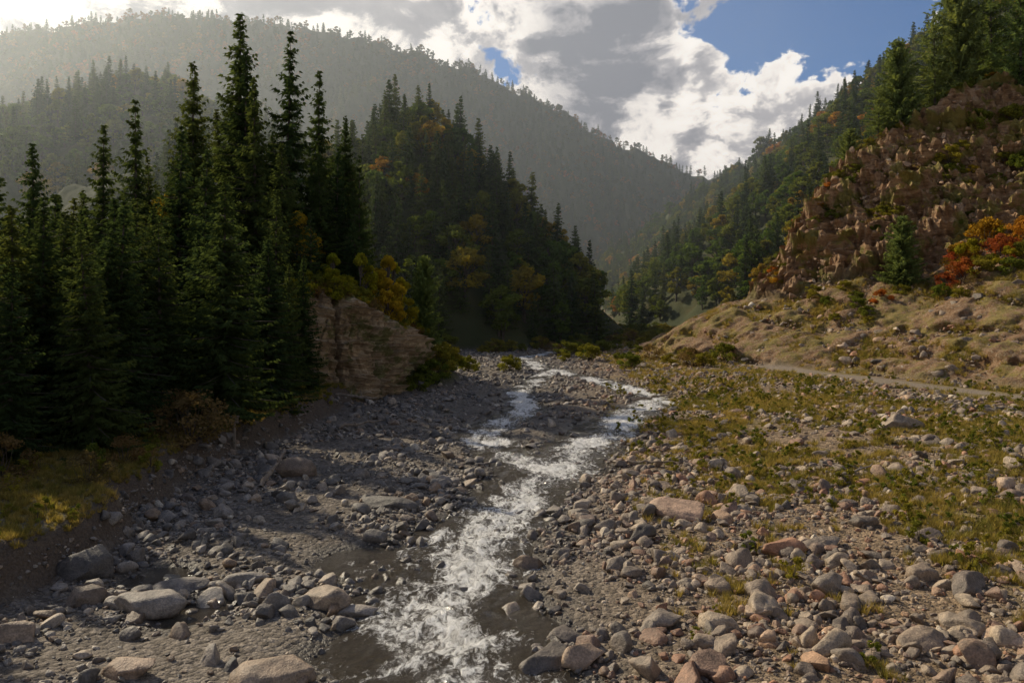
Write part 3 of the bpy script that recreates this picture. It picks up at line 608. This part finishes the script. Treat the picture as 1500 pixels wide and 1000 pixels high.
# ------------------------------------------------------------ haze (real air volumes)
def haze(name,loc,scl,dens_,g,col):
    bm=bmesh.new(); bmesh.ops.create_cube(bm,size=1); me=bpy.data.meshes.new(name); bm.to_mesh(me); bm.free()
    t=NT(name); vs=t.n('ShaderNodeVolumeScatter'); vs.inputs['Color'].default_value=col; vs.inputs['Density'].default_value=dens_; vs.inputs['Anisotropy'].default_value=g
    me.materials.append(t.out(vs,'Volume')); o=mk_obj(name,me,loc=loc); o.scale=scl
haze('valley_haze',(0,675,180),(2200,1010,420),.00017,.70,(.86,.93,1,1))
haze('valley_mist',(-95,212,50),(390,214,150),.0008,.62,(.82,.92,1,1))

# ------------------------------------------------------------ world, sun
AZ=math.radians(-51); EL=math.radians(36)
sd=Vector((math.sin(AZ)*math.cos(EL),math.cos(AZ)*math.cos(EL),math.sin(EL)))
t=NT('World',True)
sky=t.n('ShaderNodeTexSky',sky_type='NISHITA'); sky.sun_disc=False; sky.sun_elevation=EL; sky.sun_rotation=AZ; sky.altitude=900
b1=t.n('ShaderNodeBackground'); t.set(b1.inputs[0],t.mix(1,sky.outputs[0],(.28,.58,.92),'MULTIPLY')); b1.inputs[1].default_value=.10
tc=t.n('ShaderNodeTexCoord'); G=tc.outputs['Generated']
wv=t.n('ShaderNodeVectorMath',operation='SCALE'); t.set(wv.inputs[0],t.vm('SUBTRACT',t.noise(G,7,5,.6,0,1),(.5,.5,.5))); wv.inputs['Scale'].default_value=.22
Gw=t.vm('NORMALIZE',t.vm('ADD',G,wv.outputs[0]),(0,0,0))
def blob(u,v,c0,c1):
    d=Vector((u,1,v)).normalized(); return t.sm(t.vm('DOT_PRODUCT',Gw,tuple(d)),math.cos(c1),math.cos(c0))
def sc(loc):
    mp=t.n('ShaderNodeMapping'); t.set(mp.inputs[0],G); mp.inputs['Scale'].default_value=(1,1,1.6); mp.inputs['Location'].default_value=loc; return mp.outputs[0]
L0=(.3,.1,.55); L1=(.3+.020,.1,.55-.032)
big=t.noise(sc(L0),4.0,3,.5,.2); fine=t.noise(sc(L0),11,12,.62,.35); fine2=t.noise(sc(L1),11,12,.62,.35); big2=t.noise(sc(L1),4.0,3,.5,.2)
def A(*a):
    r=a[0]
    for q in a[1:]: r=t.math('ADD',r,q)
    return r
def MU(a,b): return t.math('MULTIPLY',a,b)
den=A(MU(t.math('SUBTRACT',big,.5),1.1),MU(t.math('SUBTRACT',fine,.5),2.3),.38)
for (u,v,r0,r1,wt) in [(.36,.42,.0,.17,-.75),(.47,.37,.0,.10,-.5),(-.03,.312,.0,.05,-.36),(.245,.255,.0,.03,-.30),(.37,.23,.0,.10,.45),(.10,.28,.0,.14,.35),(.30,.20,.0,.10,.2),(-.35,.40,.1,.40,.4)]:
    den=A(den,MU(blob(u,v,r0,r1),wt))
# the cloud bank stands over the head of the valley; unseen cover overhead and behind is thinned to cut ambient light
gs=t.n('ShaderNodeSeparateXYZ'); t.set(gs.inputs[0],G)
den=A(den,MU(t.sm(gs.outputs[2],.45,.65),-.36),MU(t.sm(gs.outputs[1],.35,-.1),-.22))
cov=t.sm(den,0,.16)
relief=t.sm(A(MU(t.math('SUBTRACT',fine,fine2),1.0),MU(t.math('SUBTRACT',big,big2),1.3)),-.13,.13)
thick=t.sm(den,.10,.80)
shade=A(MU(thick,.48),MU(relief,.72),MU(t.math('SUBTRACT',.5,fine),1.2),-.13)
lit=t.math('MAXIMUM',blob(.37,.23,.03,.15),MU(blob(-.42,.42,.05,.42),.95))
dark=blob(.12,.31,.02,.17)
shade=A(shade,MU(lit,-.38),MU(dark,.26))
cc=t.ramp(shade,[(0,(1.0,.97,.92)),(.26,(.86,.82,.78)),(.56,(.43,.42,.44)),(1,(.18,.19,.23))])
b2=t.n('ShaderNodeBackground'); t.set(b2.inputs[0],cc); b2.inputs[1].default_value=1.10
mx=t.n('ShaderNodeMixShader'); t.set(mx.inputs[0],cov); t.set(mx.inputs[1],b1); t.set(mx.inputs[2],b2)
wo=t.n('ShaderNodeOutputWorld'); t.set(wo.inputs[0],mx)
sl=bpy.data.lights.new('sun','SUN'); sl.energy=5; sl.angle=math.radians(.6); sl.color=(1,.89,.68)
so=bpy.data.objects.new('sun',sl); ROOT.objects.link(so); so.rotation_euler=(-sd).to_track_quat('-Z','Y').to_euler()

# ------------------------------------------------------------ camera
cd=bpy.data.cameras.new('camera'); cd.lens=28; cd.sensor_width=36; cd.shift_y=-.04; cd.clip_end=6000; cd.clip_start=.1
co=bpy.data.objects.new('camera',cd); ROOT.objects.link(co); co.location=(0,0,8); co.rotation_euler=(math.pi/2,0,0); S.camera=co
S.view_settings.view_transform='Standard'; S.view_settings.look='None'; S.view_settings.exposure=0
